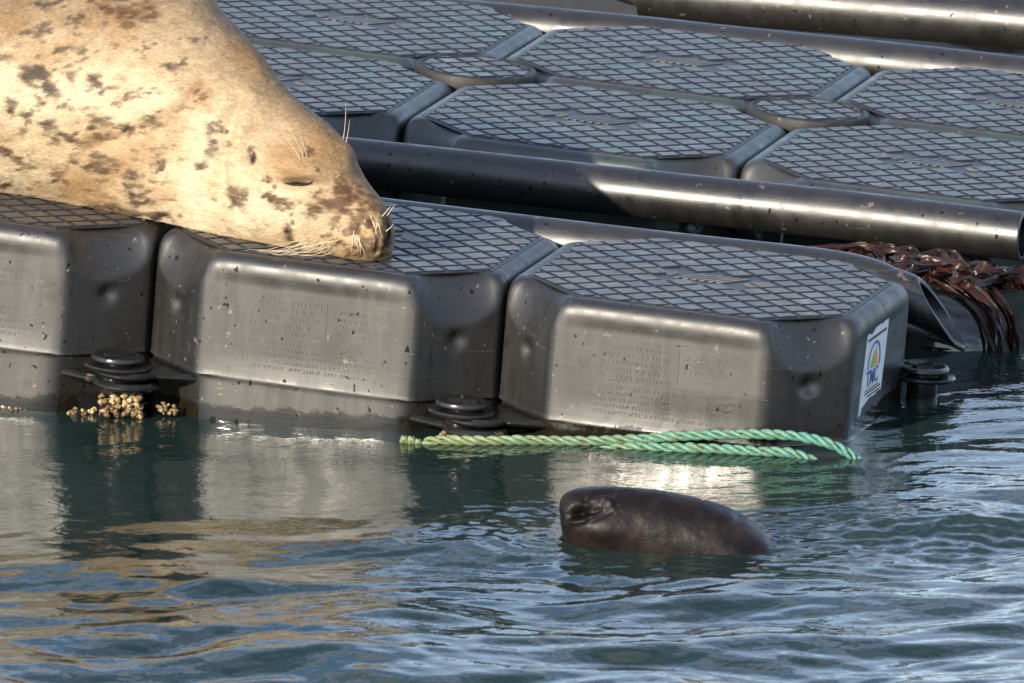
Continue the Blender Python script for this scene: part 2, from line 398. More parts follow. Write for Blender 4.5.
def lettering(seed):
    """rows of tiny raised moulded characters, too small to read, with two ruled lines"""
    r = random.Random(seed); mb = MB(); y = .0018 + .0024
    def bar(x0, x1, z0, z1, d=.0011): mb.box(x0, x1, y - d, y + .002, z0, z1)
    def row(x0, x1, z, h):
        x = x0
        while x < x1:
            w = r.uniform(.0022, .0042)
            if r.random() < .15: x += .004; continue
            t = r.random()
            if t < .4: bar(x, x + .0011, z, z + h); bar(x + .0013, x + w, z + h * .62, z + h)
            elif t < .75: bar(x, x + w, z, z + h * .35); bar(x + w - .0012, x + w, z + h * .36, z + h)
            else: bar(x + w * .35, x + w * .65, z, z + h)
            x += w + .0016
    bar(.165, .395, -.0455, -.0443)
    bar(.120, .165, -.094, -.0932)
    for k in range(5): row(.165 + r.uniform(-.004, .008), .255 + r.uniform(-.01, .01), -.060 - .0105 * k, .0058)
    for k in range(3): row(.285, .375 + r.uniform(-.01, .01), -.064 - .0095 * k, .0052)
    for k in range(5): row(.160, .395 + r.uniform(-.02, .01), -.116 - .0088 * k, .0046)
    bar(.160, .405, -.1045, -.1038); bar(.275, .2762, -.098, -.052)
    for k in range(10):
        a = k / 10 * 2 * math.pi; bar(.135 + .0085 * math.cos(a) - .001, .135 + .0085 * math.cos(a) + .001, -.068 + .0085 * math.sin(a) - .001, -.068 + .0085 * math.sin(a) + .001)
    return mb
def lug(cx, cy, sx, sy, z0, z1, r=.046):
    """tear-shaped eye plate reaching from the corner wall round the pin"""
    pts = []
    ax, ay = cx + sx * (C0 + .02), cy + sy * .006; bx, by = cx + sx * .006, cy + sy * (C0 + .02)
    # arc on the outside
    ang0 = math.atan2(-sy, -sx)
    for k in range(25):
        a = ang0 - math.radians(125) + math.radians(250) * k / 24; pts.append((cx + r * math.cos(a), cy + r * math.sin(a)))
    inner = [(cx + sx * .10, cy + sy * .012), (cx + sx * .09, cy + sy * .09), (cx + sx * .012, cy + sy * .10)]
    A = np.array(pts[-1]); 
    if np.linalg.norm(A - np.array(inner[0])) > np.linalg.norm(A - np.array(inner[2])): inner = inner[::-1]
    pts += inner
    if area(pts) < 0: pts = pts[::-1]
    mb = MB(); e = .004
    inn = shrink(pts, e) or pts
    mb.loft([[(x, y, z) for x, y in p] for p, z in ((inn, z0), (pts, z0 + e), (pts, z1 - e), (inn, z1))])
    return mb

ME = {}
shell = cube_shell()
ME['bodyF'] = shell.mesh('pontoon_body', [M_body], True, 50); ME['bodyR'] = shell.mesh('pontoon_body', [M_bodyB], True, 50); ME['bodyL'] = shell.mesh('pontoon_body', [plastic('wet_brown_fouled_plastic', .012, .045, .55, .8, spec=.15, wet=False, warm=(1, .8, .6))], True, 50)
tr, tlines = tread(); ME['treadF'] = tr.mesh('tread_pads', [M_pad, M_groove], False); ME['treadR'] = tr.mesh('tread_pads', [M_padB, M_groove], False)
ME['base'] = tread_base(tlines).mesh('tread_groove', [M_groove], False)
ME['emb'] = emblem().mesh('moulded_emblem', [M_pad], False)
ME['let'] = [lettering(s).mesh('moulded_lettering', [M_emb], False) for s in (1, 2, 3)]
ME['lugL'] = lug(0, 0, 1, 1, -.186, -.175, .044).mesh('lug', [M_lug], True, 40)
ME['lugR'] = lug(P, 0, -1, 1, -.201, -.190, .047).mesh('lug', [M_lug], True, 40)

def pontoon(u, v, w, label, group, back, li=0, lugs=False):
    t = bpy.data.objects.new('dock_float', None); COL.objects.link(t); t.empty_display_size = .1
    t.matrix_world = dmat(u, v, w, 0) @ Matrix.Rotation(random.uniform(-.004, .004), 4, 'Z')
    tag(t, label, 'dock float', group)
    k = 'R' if back else 'F'
    link('body', ME['body' + k], t); tag(link('tread_pads', ME['tread' + k], t), kind='stuff'); link('tread_groove', ME['base'], t)
    link('moulded_emblem', ME['emb'], t)
    if not back: tag(link('moulded_lettering', ME['let'][li % 3], t), kind='stuff')
    if lugs: link('lug', ME['lugL'], t); link('lug', ME['lugR'], t)
    return t
GF, GR = 'plastic float cubes in the front row of the dock', 'plastic float cubes of the rear deck'
fA = pontoon(-1.0, 0, 0, 'front black dock float cut off by the left edge, under the seal\'s belly', GF, False, 0, True)
fB = pontoon(-.5, 0, 0, 'front black dock float in the middle with the seal\'s muzzle resting on it', GF, False, 1, True)
fC = pontoon(0, 0, 0, 'front black dock float at the right end carrying the white sticker', GF, False, 2, True)
pontoon(-1.5, 0, 0, 'front black dock float just beyond the left edge under the seal', GF, False, 0, True)
labR = {(-1, 0): 'rear deck float nearest behind the sleeping seal\'s neck', (0, 0): 'rear deck float behind the long pipe, front left of the right coupling disc',
        (1, 0): 'rear deck float behind the long pipe, cut off by the right edge',
        (-1, 1): 'far rear deck float at the top left, behind the left coupling disc', (0, 1): 'far rear deck float with green algae between the two coupling discs',
        (1, 1): 'far rear deck float at the top right below the far pipe', (-2, 1): 'far rear deck float mostly hidden behind the seal\'s back', (-2, 0): 'rear deck float hidden by the seal\'s body'}
for (i, j), lb in labR.items():
    pontoon(RU + (i - 1) * P, RV + j * P, RW, lb, GR, True)

# coupling discs flush in the rear deck
def disc_mesh():
    mb = MB(); r = .089
    mb.lathe([(.02, -.16), (.03, -.05), (r - .004, -.03), (r, -.012), (r, .000), (r - .002, .004), (r - .005, .0045), (r - .008, .002), (.001, .002)], 56)
    return mb
ME['disc'] = disc_mesh().mesh('disc_head', [plastic('dull_disc_plastic', .008, .02, .5, .62, spec=.3, wet=False)], True, 35)
pd = MB(); L8 = [(math.cos(a), math.sin(a), .079) for a in np.linspace(0, 2 * math.pi, 21)[:-1]]
add_pads(pd, L8, D=.0330, cx=0, cy=0, ext=.13, h=.0028, z=.002); ME['dpad'] = pd.mesh('tread_pads', [M_padB, M_groove], False)
sl = MB(); sl.add([(-.009, -.003, .0056), (.009, -.003, .0056), (.009, .003, .0056), (-.009, .003, .0056)], [(0, 1, 2, 3)]); sl.box(-.011, .011, -.0045, .0045, .001, .0052)
ME['dslot'] = sl.mesh('key_slot', [M_groove], False)
for i, lb in ((-1, 'left patterned coupling disc joining four rear deck floats near the seal'), (0, 'right patterned coupling disc joining four rear deck floats'), (-2, 'patterned coupling disc hidden behind the seal\'s back')):
    t = bpy.data.objects.new('coupling_disc', None); COL.objects.link(t); t.matrix_world = dmat(RU + i * P, RV + P, RW + .001)
    tag(t, lb, 'coupling disc', 'coupling discs in the rear deck')
    link('disc_head', ME['disc'], t); tag(link('tread_pads', ME['dpad'], t), kind='stuff'); link('key_slot', ME['dslot'], t)

# coupling pins at the waterline of the front row
def pin_meshes():
    mb = MB(); mb.lathe([(.012, -.09), (.022, -.07), (.022, -.009), (.033, -.008), (.0365, -.006), (.037, -.003), (.0355, 0), (.033, .001), (.029, .0005), (.024, -.0025), (.001, -.003)], 44)
    b = MB(); b.box(-.020, .020, -.0035, .0035, -.0027, .0025)
    s2 = MB(); s2.lathe([(.034, -.0185), (.045, -.0175), (.0465, -.0145), (.0445, -.012), (.034, -.0115)], 44)
    return mb.mesh('pin_head', [M_pin], True, 40), b.mesh('grip_bar', [M_pin], False), s2.mesh('washer', [M_pin], True, 40)
pm = pin_meshes()
for (u, v, w, rz), lb in (((-.514, -.004, -.158, .7), 'round black coupling pin between the left and middle front floats, above yellow barnacles'),
                  ((-.022, -.004, -.158, .2), 'wet round black coupling pin between the middle and right front floats, just above the rope'),
                  ((.520, .42, -.118, 1.2), 'round black coupling pin low at the right rear corner, under the cut pipe end'),
                  ((-1.014, -.004, -.158, .4), 'round black coupling pin off the left edge')):
    t = bpy.data.objects.new('coupling_pin', None); COL.objects.link(t); t.matrix_world = dmat(u, v, w, rz)
    tag(t, lb, 'coupling pin', 'coupling pins along the front floats')
    link('pin_head', pm[0], t); link('grip_bar', pm[1], t); link('washer', pm[2], t)

# white sticker on the right float's end wall (local y runs away from the camera)
M_paper = NT('weathered_sticker_vinyl')
v0 = M_paper.obj(); M_paper = M_paper.out(M_paper.mix(M_paper.ramp(M_paper.noise(v0, 60, 4), [(.4, 0.), (.75, .35)]), (.75, .75, .75), (.35, .33, .30)), .45)
M_blue = NT('sticker_blue_print').out((.03, .10, .28), .5); M_orange = NT('sticker_orange_print').out((.75, .33, .04), .5)
M_green = NT('sticker_green_print').out((.25, .42, .08), .5); M_ink = NT('sticker_dark_print').out((.06, .07, .10), .5)
sy0, sy1, sz0, sz1 = .160, .290, -.143, -.015
XS = P - .0040
st = bpy.data.objects.new('sticker', None); COL.objects.link(st); st.matrix_world = dmat(0, 0, 0)
tag(st, 'torn white sticker with a small sailing boat emblem on the right float\'s end wall', 'sticker')
def S(a, b): return (sy0 + (sy1 - sy0) * a + .018 * (1 - b) * -0.6, sz0 + (sz1 - sz0) * b)   # a across, b up
outl = [(.02, .0), (.10, .0), (.14, .07), (.30, .10), (.45, .13), (.62, .12), (.80, .14), (.93, .13), (.97, .5), (1.0, .97), (.95, 1.0), (.86, .99), (.84, .92), (.76, .87), (.66, .89), (.62, .95), (.50, .93), (.40, .86), (.30, .83), (.16, .87), (.10, .84), (.07, .5)]
def sheet(poly, x, th, mat, name):
    mb = MB(); p = [S(a, b) for a, b in poly]; n = len(p)
    F = [(i, (i + 1) % n, n + (i + 1) % n, n + i) for i in range(n)] + [tuple(range(n, 2 * n))]
    mb.add([(x, a, b) for a, b in p] + [(x + th, a, b) for a, b in p], F); o = link(name, mb.mesh(name, [mat], False), st); return o
sheet(outl, XS - .002, .0036, M_paper, 'vinyl')
X1 = XS + .0018
arc = [(.48 + .27 * math.cos(a), .50 + .24 * math.sin(a)) for a in np.linspace(math.radians(-15), math.radians(190), 18)]
arc2 = [(.48 + .235 * math.cos(a), .50 + .21 * math.sin(a)) for a in np.linspace(math.radians(190), math.radians(-15), 18)]
sheet(arc + arc2, X1, .0004, M_blue, 'printed_arc')
sheet([(.50, .45), (.52, .69), (.66, .47)], X1, .0004, M_orange, 'printed_sail'); sheet([(.32, .47), (.48, .64), (.46, .45)], X1, .0004, M_green, 'printed_sail')
sheet([(.22, .42), (.36, .405), (.46, .42), (.36, .44)], X1, .0004, M_blue, 'printed_wave')
cu = bpy.data.curves.new('letters', 'FONT'); cu.body = 'TMC'; cu.size = .032; cu.extrude = .0002; cu.offset = .0002
tmp = bpy.data.objects.new('letters', cu); COL.objects.link(tmp); bpy.context.view_layer.update()
lm = bpy.data.meshes.new_from_object(tmp); bpy.data.objects.remove(tmp); lm.materials.clear(); lm.materials.append(M_blue)
a, b = S(.22, .27)
o = link('printed_letters', lm, st); o.matrix_local = Matrix.Translation((X1 + .0003, a, b)) @ Matrix(((0, 0, 1, 0), (1, 0, 0, 0), (0, 1, 0, 0), (0, 0, 0, 1))) @ Matrix.Diagonal((.98, 1.0, 1, 1))
tx = MB(); r = random.Random(3)
for b_, a0, a1, hh in ((.775, .14, .90, .032), (.19, .20, .85, .020), (.15, .30, .85, .018), (.225, .2, .75, .014)):
    a_ = a0
    while a_ < a1:
        w_ = r.uniform(.02, .045); p0 = S(a_, b_); p1 = S(a_ + w_, b_ + hh)
        tx.box(X1, X1 + .0004, p0[0], p1[0], p0[1], p1[1]); a_ += w_ + .018
tag(link('printed_small_lines', tx.mesh('printed_small_lines', [M_ink], False), st), kind='stuff')

# ------------------------------------------------------------------ pipes
def pipe(name, pts, R, label, mat=M_pipe, wall=.006, cut=None, n=48, seg=60, grp='black plastic pipes along the dock'):
    P_ = spline(np.array([dk(*p) for p in pts]), seg); T, N, B = frames(P_)
    up = W_ - T[0] * (W_ @ T[0]); up /= np.linalg.norm(up)
    mb = MB(); rings = []
    def ring(i, r, off=0.0):
        out = []
        for k in range(n):
            a = 2 * math.pi * k / n; d = math.cos(a) * np.cross(T[i], up) + math.sin(a) * up
            s = 0
            if cut and i > seg * .7: s = cut * (-math.sin(a)) * (i - seg * .7) / (seg * .3)
            out.append(P_[i] + d * r + T[i] * (s + off))
        return out
    rings = [ring(i, R) for i in range(seg)] + [ring(seg - 1, R - .0015, .0012), ring(seg - 1, R - wall, .0012), ring(seg - 1, R - wall, -.003), ring(seg - 6, R - wall), ring(int(seg * .8), R - wall)]
    mb.loft(rings, True, True)
    return tag(link(name, mb.mesh(name, [mat], True, 50)), label, 'pipe', grp)
pipe('pipe', [(-1.6, 1.035, -.102), (-.9, 1.035, -.077), (-.415, 1.035, -.064), (.0, 1.035, -.056), (.25, 1.035, -.050), (.505, 1.035, -.048)], .035, 'long black pipe with bright sunlit streak lying across the dock behind the seal\'s muzzle')
pipe('pipe', [(-1.6, .546, -.052), (-.8, .546, -.046), (-.285, .546, -.042), (.1, .546, -.038), (.36, .546, -.034), (.455, .548, -.052), (.51, .55, -.072)], .034, 'black pipe tucked behind the front floats with its obliquely cut open end at the right', cut=.040)
pipe('pipe', [(-1.6, 2.160, -.105), (-.52, 2.160, -.066), (-.2, 2.160, -.058), (.18, 2.16, -.050), (.9, 2.16, -.045)], .034, 'far black pipe tucked against the back of the rear deck')
pipe('pipe', [(-.44, 2.50, -.058), (-.36, 2.5, -.054), (.1, 2.5, -.034), (.9, 2.5, -.008)], .040, 'farthest black pipe running to the top right corner')

# low dark wet floats under and behind the farthest pipe
for i, j, lb in ((-2, 1, 'low dark float farther back at the top centre, almost out of the picture'), (-1, 1, 'low dark float farther back hidden behind the farthest pipe'), (-3, 1, 'low dark float farther back behind the seal'), (-2, 0, 'low wet dark float behind the rear deck at the top centre'), (-1, 0, 'low wet dark float behind the rear deck under the farthest pipe'), (0, 0, 'low wet dark float at the top right edge behind the rear deck'), (-3, 0, 'low wet dark float hidden behind the seal at the top')):
    t = bpy.data.objects.new('low_float', None); COL.objects.link(t); t.matrix_world = dmat(RU + i * P + .02, 2.235 + j * P, -.105)
    tag(t, lb, 'dock float', 'low wet floats behind the deck'); link('body', ME['bodyL'], t)

# rounded black fender at the right end
fm = MB(); prof = []
for k in range(21):
    a = math.pi * k / 20; prof.append((max(.001, .082 * math.sin(a) ** .6), -.30 * math.cos(a) ** 1 if True else 0))
fm.lathe([(max(.001, .088 * max(0, math.sin(a)) ** .55), -.17 * math.cos(a)) for a in np.linspace(0, math.pi, 24)], 40)
fn = link('fender', fm.mesh('fender', [M_pipe], True)); fn.matrix_world = dmat(.385, .80, -.168) @ Matrix.Rotation(math.pi / 2, 4, 'Y')
tag(fn, 'rounded black fender float under kelp at the right end of the dock', 'fender')

# ------------------------------------------------------------------ kelp
mk = NT('wet_brown_kelp'); vk = mk.obj()
M_kelp = mk.out(mk.mix(mk.ramp(mk.noise(vk, 30, 4), [(.35, 0.), (.7, 1.)]), (.007, .003, .002), (.027, .009, .005)), .34, mk.bump(mk.noise(vk, 45, 3), .5, .003), Specular_IOR_Level=.25)
kl = bpy.data.objects.new('kelp', None); COL.objects.link(kl); kl.matrix_world = Matrix.Translation(Vector(dk(.35, .85, -.10)))
tag(kl, 'wet reddish brown kelp draped under the long pipe at the right end of the dock', 'seaweed')
rk = random.Random(5)
def blade(pts, wd, ph):
    nseg = 80; c = spline(np.array([dk(*p) for p in pts]), nseg) - dk(.35, .85, -.10); T, N, B = frames(c); mb = MB(); m = 7; rows = []; fq = rk.uniform(.25, .9); am = rk.uniform(.0006, .0028)
    side = np.cross(T, [0.05 + .4 * math.sin(ph), -.6, 1.0]); side /= np.linalg.norm(side, axis=1)[:, None]; nn = np.cross(side, T)
    for i in range(nseg):
        row = []; ww = wd * math.sin(math.pi * min(1, (i + 2) / nseg)) ** .4 * (.6 + .8 * vnoise(np.array([[i * .22, ph * 3.1, .5]]))[0]) * (.75 + .25 * math.sin(i * .35 + ph))
        tw = .8 * math.sin(i * .07 + ph)
        for k in range(m):
            t = k / (m - 1) * 2 - 1
            row.append(c[i] + (side[i] * math.cos(tw) + nn[i] * math.sin(tw)) * t * ww + nn[i] * (am * t * t * math.sin(i * fq + ph + 2 * t) + am * .7 * math.sin(i * fq * .4 + 3 * t + ph)))
        rows.append(row)
    mb.loft(rows, False, False, closed=False)
    mb.loft([[p - nn[i] * .0010 for p in row][::-1] for i, row in enumerate(rows)], False, False, closed=False)
    return mb
for k in range(60):
    du = rk.uniform(-.04, .04); dv = rk.uniform(-.05, .03); dw = rk.uniform(-.012, .008)
    s_ = rk.uniform(.33, .48)
    link('blade', blade([(s_ - .12 + du, .84 + dv, -.082 + dw), (s_ - .04, .90 - dv, -.072 + dw * 1.5), (s_ + .02, .82 + dv, -.070 - dw), (s_ + .08, .90 - dv, -.076 + dw), (s_ + .11, .84, -.085)], rk.choice((.002, .004, .006, .009, .012)), k * 1.3).mesh('blade', [M_kelp], True), kl)
for k in range(30):
    du = rk.uniform(-.02, .03); dv = rk.uniform(-.04, .04)
    link('blade', blade([(.38 + du, .84, -.068), (.45 + du, .83 + dv, -.072), (.515 + du * .9, .80 + dv, -.100), (.55 + du * .6, .77 + dv, -.15), (.56 + du * .6, .76 + dv, -.23)], rk.choice((.0015, .003, .005, .008)), k * 1.7).mesh('blade', [M_kelp], True), kl)

# ------------------------------------------------------------------ barnacles at the waterline
mbk = NT('barnacle_shell'); vb = mbk.obj()
M_barn = mbk.out(mbk.mix(mbk.ramp(mbk.noise(vb, 110, 4), [(.38, 0.), (.58, 1.)]), (.05, .028, .014), (.30, .22, .11)), .6, mbk.bump(mbk.noise(vb, 150, 3), .7, .002))
M_weed = NT('brown_weed_fuzz').out((.10, .055, .02), .6)
def barn(px0, px1, py, Yd, n, label, spread=.010, r0=.004, r1=.009):
    cen = pix((px0 + px1) / 2, py, Yd); t = bpy.data.objects.new('barnacle_cluster', None); COL.objects.link(t); t.location = cen
    tag(t, label, 'barnacles', 'barnacle clusters at the waterline')
    rr = random.Random(px0)
    for k in range(n):
        mb = MB(); r_ = rr.uniform(r0, r1); hx = (px1 - px0) / 2 / PXM
        c = np.array([rr.uniform(-hx, hx), rr.uniform(-.012, .006), rr.uniform(-spread, spread)])
        prof = [(r_ * .75, -r_ * .7), (r_, -r_ * .2), (r_ * .85, r_ * .45), (r_ * .5, r_ * .85), (r_ * .3, r_ * .8), (.0005, r_ * .4)]
        mb.lathe(prof, 11); V = np.array(mb.v); V *= 1 + .9 * (vnoise(V * 420 + k * 7) - .5)[:, None]; V[:, 2] *= .8
        R_ = Matrix.Rotation(rr.uniform(-1.2, 1.2), 3, 'X') @ Matrix.Rotation(rr.uniform(-1, 1), 3, 'Y'); V = V @ np.array(R_).T + c
        mb.v = [tuple(p) for p in V]; link('shell', mb.mesh('shell', [M_barn if rr.random() < .8 else M_weed], True), t)
barn(99, 142, 405, -.535, 120, 'yellowish barnacle cluster hanging under the left coupling pin', .015, .0016, .0058)
barn(4, 60, 411, -.462, 60, 'small yellow barnacle cluster on the left float at the waterline', .005, .0014, .0048)
barn(68, 96, 411, -.50, 26, 'brown barnacle cluster on the left float beside its corner', .004, .0014, .004)
barn(158, 176, 408, -.52, 22, 'small barnacle cluster at the left foot of the middle float', .006, .0016, .0048)
barn(440, 452, 436, -.66, 6, 'tiny orange barnacle cluster above the rope\'s left end', .003, .003, .005)

# ------------------------------------------------------------------ green rope
def rope_mat(name, c1, c2, c3):
    m = NT(name); p = m.pos(); sx = m.n('ShaderNodeSeparateXYZ'); m.l(p, sx.inputs[0])
    t = m.math('ADD', m.math('MULTIPLY', sx.outputs[0], 1.6), .10); t = m.math('ADD', t, m.math('MULTIPLY', m.math('SUBTRACT', m.noise(p, 30, 3), .5), .9), clamp=True)
    a = m.ramp(t, [(.0, c1), (.45, c2), (1., c3)]); st = m.noise(m.mapv(p, (260, 900, 900)), 1, 3)
    a = m.mix(m.ramp(st, [(.45, 0.), (.7, .5)]), a, (.30, .34, .30)); a = m.mix(m.ramp(m.noise(p, 70, 3), [(.50, 0.), (.72, .75)]), a, (.06, .065, .02))
    return m.out(a, .5, m.bump(st, .6, .0012))
M_rope = rope_mat('green_rope_fibre', (.09, .12, .035), (.035, .125, .07), (.005, .135, .115))
def rfront(x): return O0[1] - .2736 * (x - O0[0])
rp = [(420, .060, -.014), (434, .064, .002), (480, .056, .004), (530, .036, .005), (580, .024, .005), (625, .016, .009), (665, .014, .016), (710, .013, .022), (755, .012, .026), (790, .012, .026), (820, .014, .019), (840, .016, .006), (852, .020, -.010),
      (854, .030, -.022), (840, .034, -.022), (815, .036, -.008), (785, .034, .006), (750, .035, .007), (705, .034, .007), (660, .032, .004), (625, .030, .001), (595, .034, -.006), (560, .034, -.02)]
path = np.array([((a - 512) / PXM, rfront((a - 512) / PXM) - b_, z_) for a, b_, z_ in rp])
seg = 900; c = spline(path, seg); T, N, B = frames(c); L = np.concatenate([[0], np.cumsum(np.linalg.norm(np.diff(c, axis=0), axis=1))])
rope = bpy.data.objects.new('rope', None); COL.objects.link(rope); rope.location = path[6]
tag(rope, 'green twisted rope floating doubled at the foot of the right front float', 'rope')
for k in range(3):
    ph = 2 * math.pi * L / .052 + k * 2 * math.pi / 3
    pts = c +   .0041 * (np.cos(ph)[:, None] * N + np.sin(ph)[:, None] * B) - path[6]
    mb = MB(); tube(mb, pts, .0034 * (1 + .12 * np.sin(L * 90 + k) + .1 * np.sin(L * 231)), 8); link('strand', mb.mesh('strand', [M_rope], True), rope)
kn = bpy.data.objects.new('rope_end', None); COL.objects.link(kn); kc = pix(410, 439, -.69); kn.location = kc
tag(kn, 'frayed short green rope end bobbing left of the floating rope', 'rope')
for k, (dx, dz, r_) in enumerate(((-.007, .001, .0055), (.003, .000, .006), (.012, -.003, .005))):
    mb = MB(); pts = spline(np.array([(dx - .004, 0, dz - .007), (dx - .001, -.003, dz + .002), (dx + .003, 0, dz - .007)]), 10); tube(mb, pts, np.array([r_ * .6] + [r_] * 8 + [r_ * .6]) * .8, 8); link('strand', mb.mesh('strand', [M_rope], True), kn)

# ------------------------------------------------------------------ seals
def loft_animal(stations, n, m, expo=1.0):
    """stations: (xt,yt, xb,yb, Y, depth_radius) outline pairs -> grid of points, m around"""
    st_ = []
    for xt, yt, xb, yb, Yd, dr in stations:
        a = pix(xt, yt, Yd); b = pix(xb, yb, Yd); st_.append(np.concatenate([(a + b) / 2, (a - b) / 2, [dr]]))
    s = spline(np.array(st_), n); C = s[:, :3]; E = s[:, 3:6]; dr = s[:, 6]
    ph = np.linspace(0, 2 * np.pi, m, endpoint=False)
    G = C[:, None, :] + E[:, None, :] * np.cos(ph)[None, :, None] - FW[None, None, :] * np.sin(ph)[None, :, None] * dr[:, None, None]
    return G, C, ph
def grid_normals(G):
    du = np.gradient(G, axis=0); dv = (np.roll(G, -1, 1) - np.roll(G, 1, 1)); nrm = np.cross(du, dv)
    nrm /= np.linalg.norm(nrm, axis=2)[..., None] + 1e-12
    return nrm
def grid_mesh(name, G, mats, col=None):
    n, m = G.shape[:2]; V = np.concatenate([G.reshape(-1, 3), G[0].mean(0)[None], G[-1].mean(0)[None]]); ix = np.arange(n * m).reshape(n, m)
    F = np.stack([ix[:-1], ix[1:], np.roll(ix, -1, 1)[1:], np.roll(ix, -1, 1)[:-1]], -1).reshape(-1, 4).tolist()
    for j in range(m): F.append([n * m, ix[0, j], ix[0, (j + 1) % m]]); F.append([n * m + 1, ix[-1, (j + 1) % m], ix[-1, j]])
    me = bpy.data.meshes.new(name); me.from_pydata(V.tolist(), [], F); me.polygons.foreach_set('use_smooth', [True] * len(F))
    for mt in mats: me.materials.append(mt)
    if col is not None:
        ca = me.color_attributes.new('pigment', 'FLOAT_COLOR', 'POINT'); cc = np.ones((len(V), 4), np.float32); cc[:n * m, :3] = col.reshape(-1, 3); cc[n * m, :3] = col[0].mean(0); cc[n * m + 1, :3] = col[-1].mean(0)
        ca.data.foreach_set('color', cc.reshape(-1))
    me.update(); return me

ST = [(395, 241, 393, 250, -.500, .008), (394.5, 232, 390, 258, -.498, .026), (391, 218, 381, 265, -.492, .046), (383, 203, 366, 269, -.484, .060), (372, 188, 346, 270, -.470, .070), (361, 170, 327, 270, -.455, .080),
      (346, 144, 305, 268, -.440, .092), (331, 126, 283, 264, -.425, .100), (312, 111, 258, 260, -.405, .105), (290, 92, 228, 256, -.380, .112), (270, 66, 195, 250, -.345, .125),
      (250, 41, 160, 243, -.30, .145), (228, 17, 120, 236, -.255, .170), (200, -12, 75, 226, -.205, .20), (150, -26, 20, 217, -.15, .23), (95, -34, -60, 214, -.09, .26), (0, -28, -170, 216, -.03, .28),
      (-150, -20, -330, 210, .03, .29), (-350, -10, -500, 190, .08, .27), (-560, 30, -660, 170, .12, .22), (-760, 50, -820, 150, .15, .14), (-900, 95, -930, 135, .17, .07), (-960, 110, -975, 125, .18, .03)]
SCALE_N, SCALE_M = 560, 420
# dense stations at the head
G, Cn, ph = loft_animal(ST, 1400, SCALE_M)
arc_ = np.concatenate([[0], np.cumsum(np.linalg.norm(np.diff(Cn, axis=0), axis=1))])
sel = np.interp(np.concatenate([np.linspace(0, .02, 24)[:-1], np.linspace(.02, .75, 470)[:-1], np.linspace(.75, arc_[-1], 90)]), arc_, np.arange(1400))
i0 = np.clip(sel.astype(int), 0, 1398); fr = (sel - i0)[:, None, None]; G = G[i0] * (1 - fr) + G[i0 + 1] * fr
Nn = grid_normals(G); cen = G.mean(1)[:, None]; 
if ((Nn * (G - cen)).sum(-1)).mean() < 0: Nn = -Nn
px, py = to_pix(G.reshape(-1, 3)); px = px.reshape(G.shape[:2]); py = py.reshape(G.shape[:2])
front = np.clip(-(Nn @ FW) * 3 + .2, 0, 1)
def gs(x, y, sx, sy=None, rot=0.):
    sy = sy or sx; c_, s_ = math.cos(math.radians(rot)), math.sin(math.radians(rot)); dx = px - x; dy = py - y
    return np.exp(-(((dx * c_ + dy * s_) / sx) ** 2 + ((-dx * s_ + dy * c_) / sy) ** 2)) * front
def stroke(pts, w):
    """soft groove following a polyline in outline space"""
    q_ = spline(np.array(pts, float), 60); d = np.full(px.shape, 1e9)
    for a_, b_ in q_: d = np.minimum(d, (px - a_) ** 2 + (py - b_) ** 2)
    return np.exp(-d / w ** 2) * front
disp = -.006 * gs(300, 186, 26, 12, 6) + .006 * gs(302, 166, 28, 10, 12) - .005 * gs(335, 190, 12, 26, -35) + .006 * gs(372, 215, 12, 24, -20) + .016 * gs(353, 242, 27, 18, 20) - .004 * gs(322, 226, 9, 16, -15) + .006 * gs(318, 236, 24, 18, 10) + .007 * gs(296, 172, 26, 9, 14) + .004 * gs(300, 196, 22, 7, 5)
disp += -.006 * gs(298, 183.5, 17, 4, 2) - .005 * gs(253, 160, 5, 8) + .003 * gs(262, 150, 14, 10)
disp += .007 * gs(345, 205, 14, 22, -35) - .004 * gs(325, 205, 8, 22, -30) + .008 * gs(350, 150, 9, 14, -30)
disp += -.006 * stroke([(288, 233), (294, 246), (305, 254), (325, 259), (350, 262)], 3.2) + .003 * stroke([(290, 226), (300, 244), (322, 251)], 6)
disp += -.004 * stroke([(384, 212), (389, 228), (386, 244), (382, 256)], 2.6) - .003 * stroke([(372, 222), (378, 236), (376, 250)], 2.4) - .0022 * stroke([(360, 228), (366, 240), (364, 252)], 2.4)
disp += -.007 * stroke([(240, 100), (226, 140), (222, 180), (240, 215)], 7) + .004 * stroke([(252, 96), (240, 140), (236, 185), (256, 222)], 9)
disp += -.007 * stroke([(205, 85), (180, 110), (140, 130), (90, 150)], 8) - .004 * stroke([(170, 150), (160, 175), (170, 200)], 7)
nz = fbm(G.reshape(-1, 3) * 22, 3, 5).reshape(px.shape) - .5; nz2 = fbm(G.reshape(-1, 3) * 75, 3, 9).reshape(px.shape) - .5
ramp_h = np.clip((px - 240) / 60, 0, 1)
disp += nz * .006 * (1 - .6 * ramp_h) + nz2 * .0022
disp *= np.clip(np.arange(G.shape[0]) / 14., 0, 1)[:, None]
G = G + Nn * disp[..., None]
# rest on the deck: flatten what would sink in
wl = (G - O0) @ W_; ul = (G - O0) @ U_; vl = (G - O0) @ V_
on = (ul > -1.6) & (ul < .6)
flo = np.where(vl < .56, .0035, -.004 - .0 * vl)
lift = np.clip(flo - wl, 0, None) * on
G = G + W_ * lift[..., None]
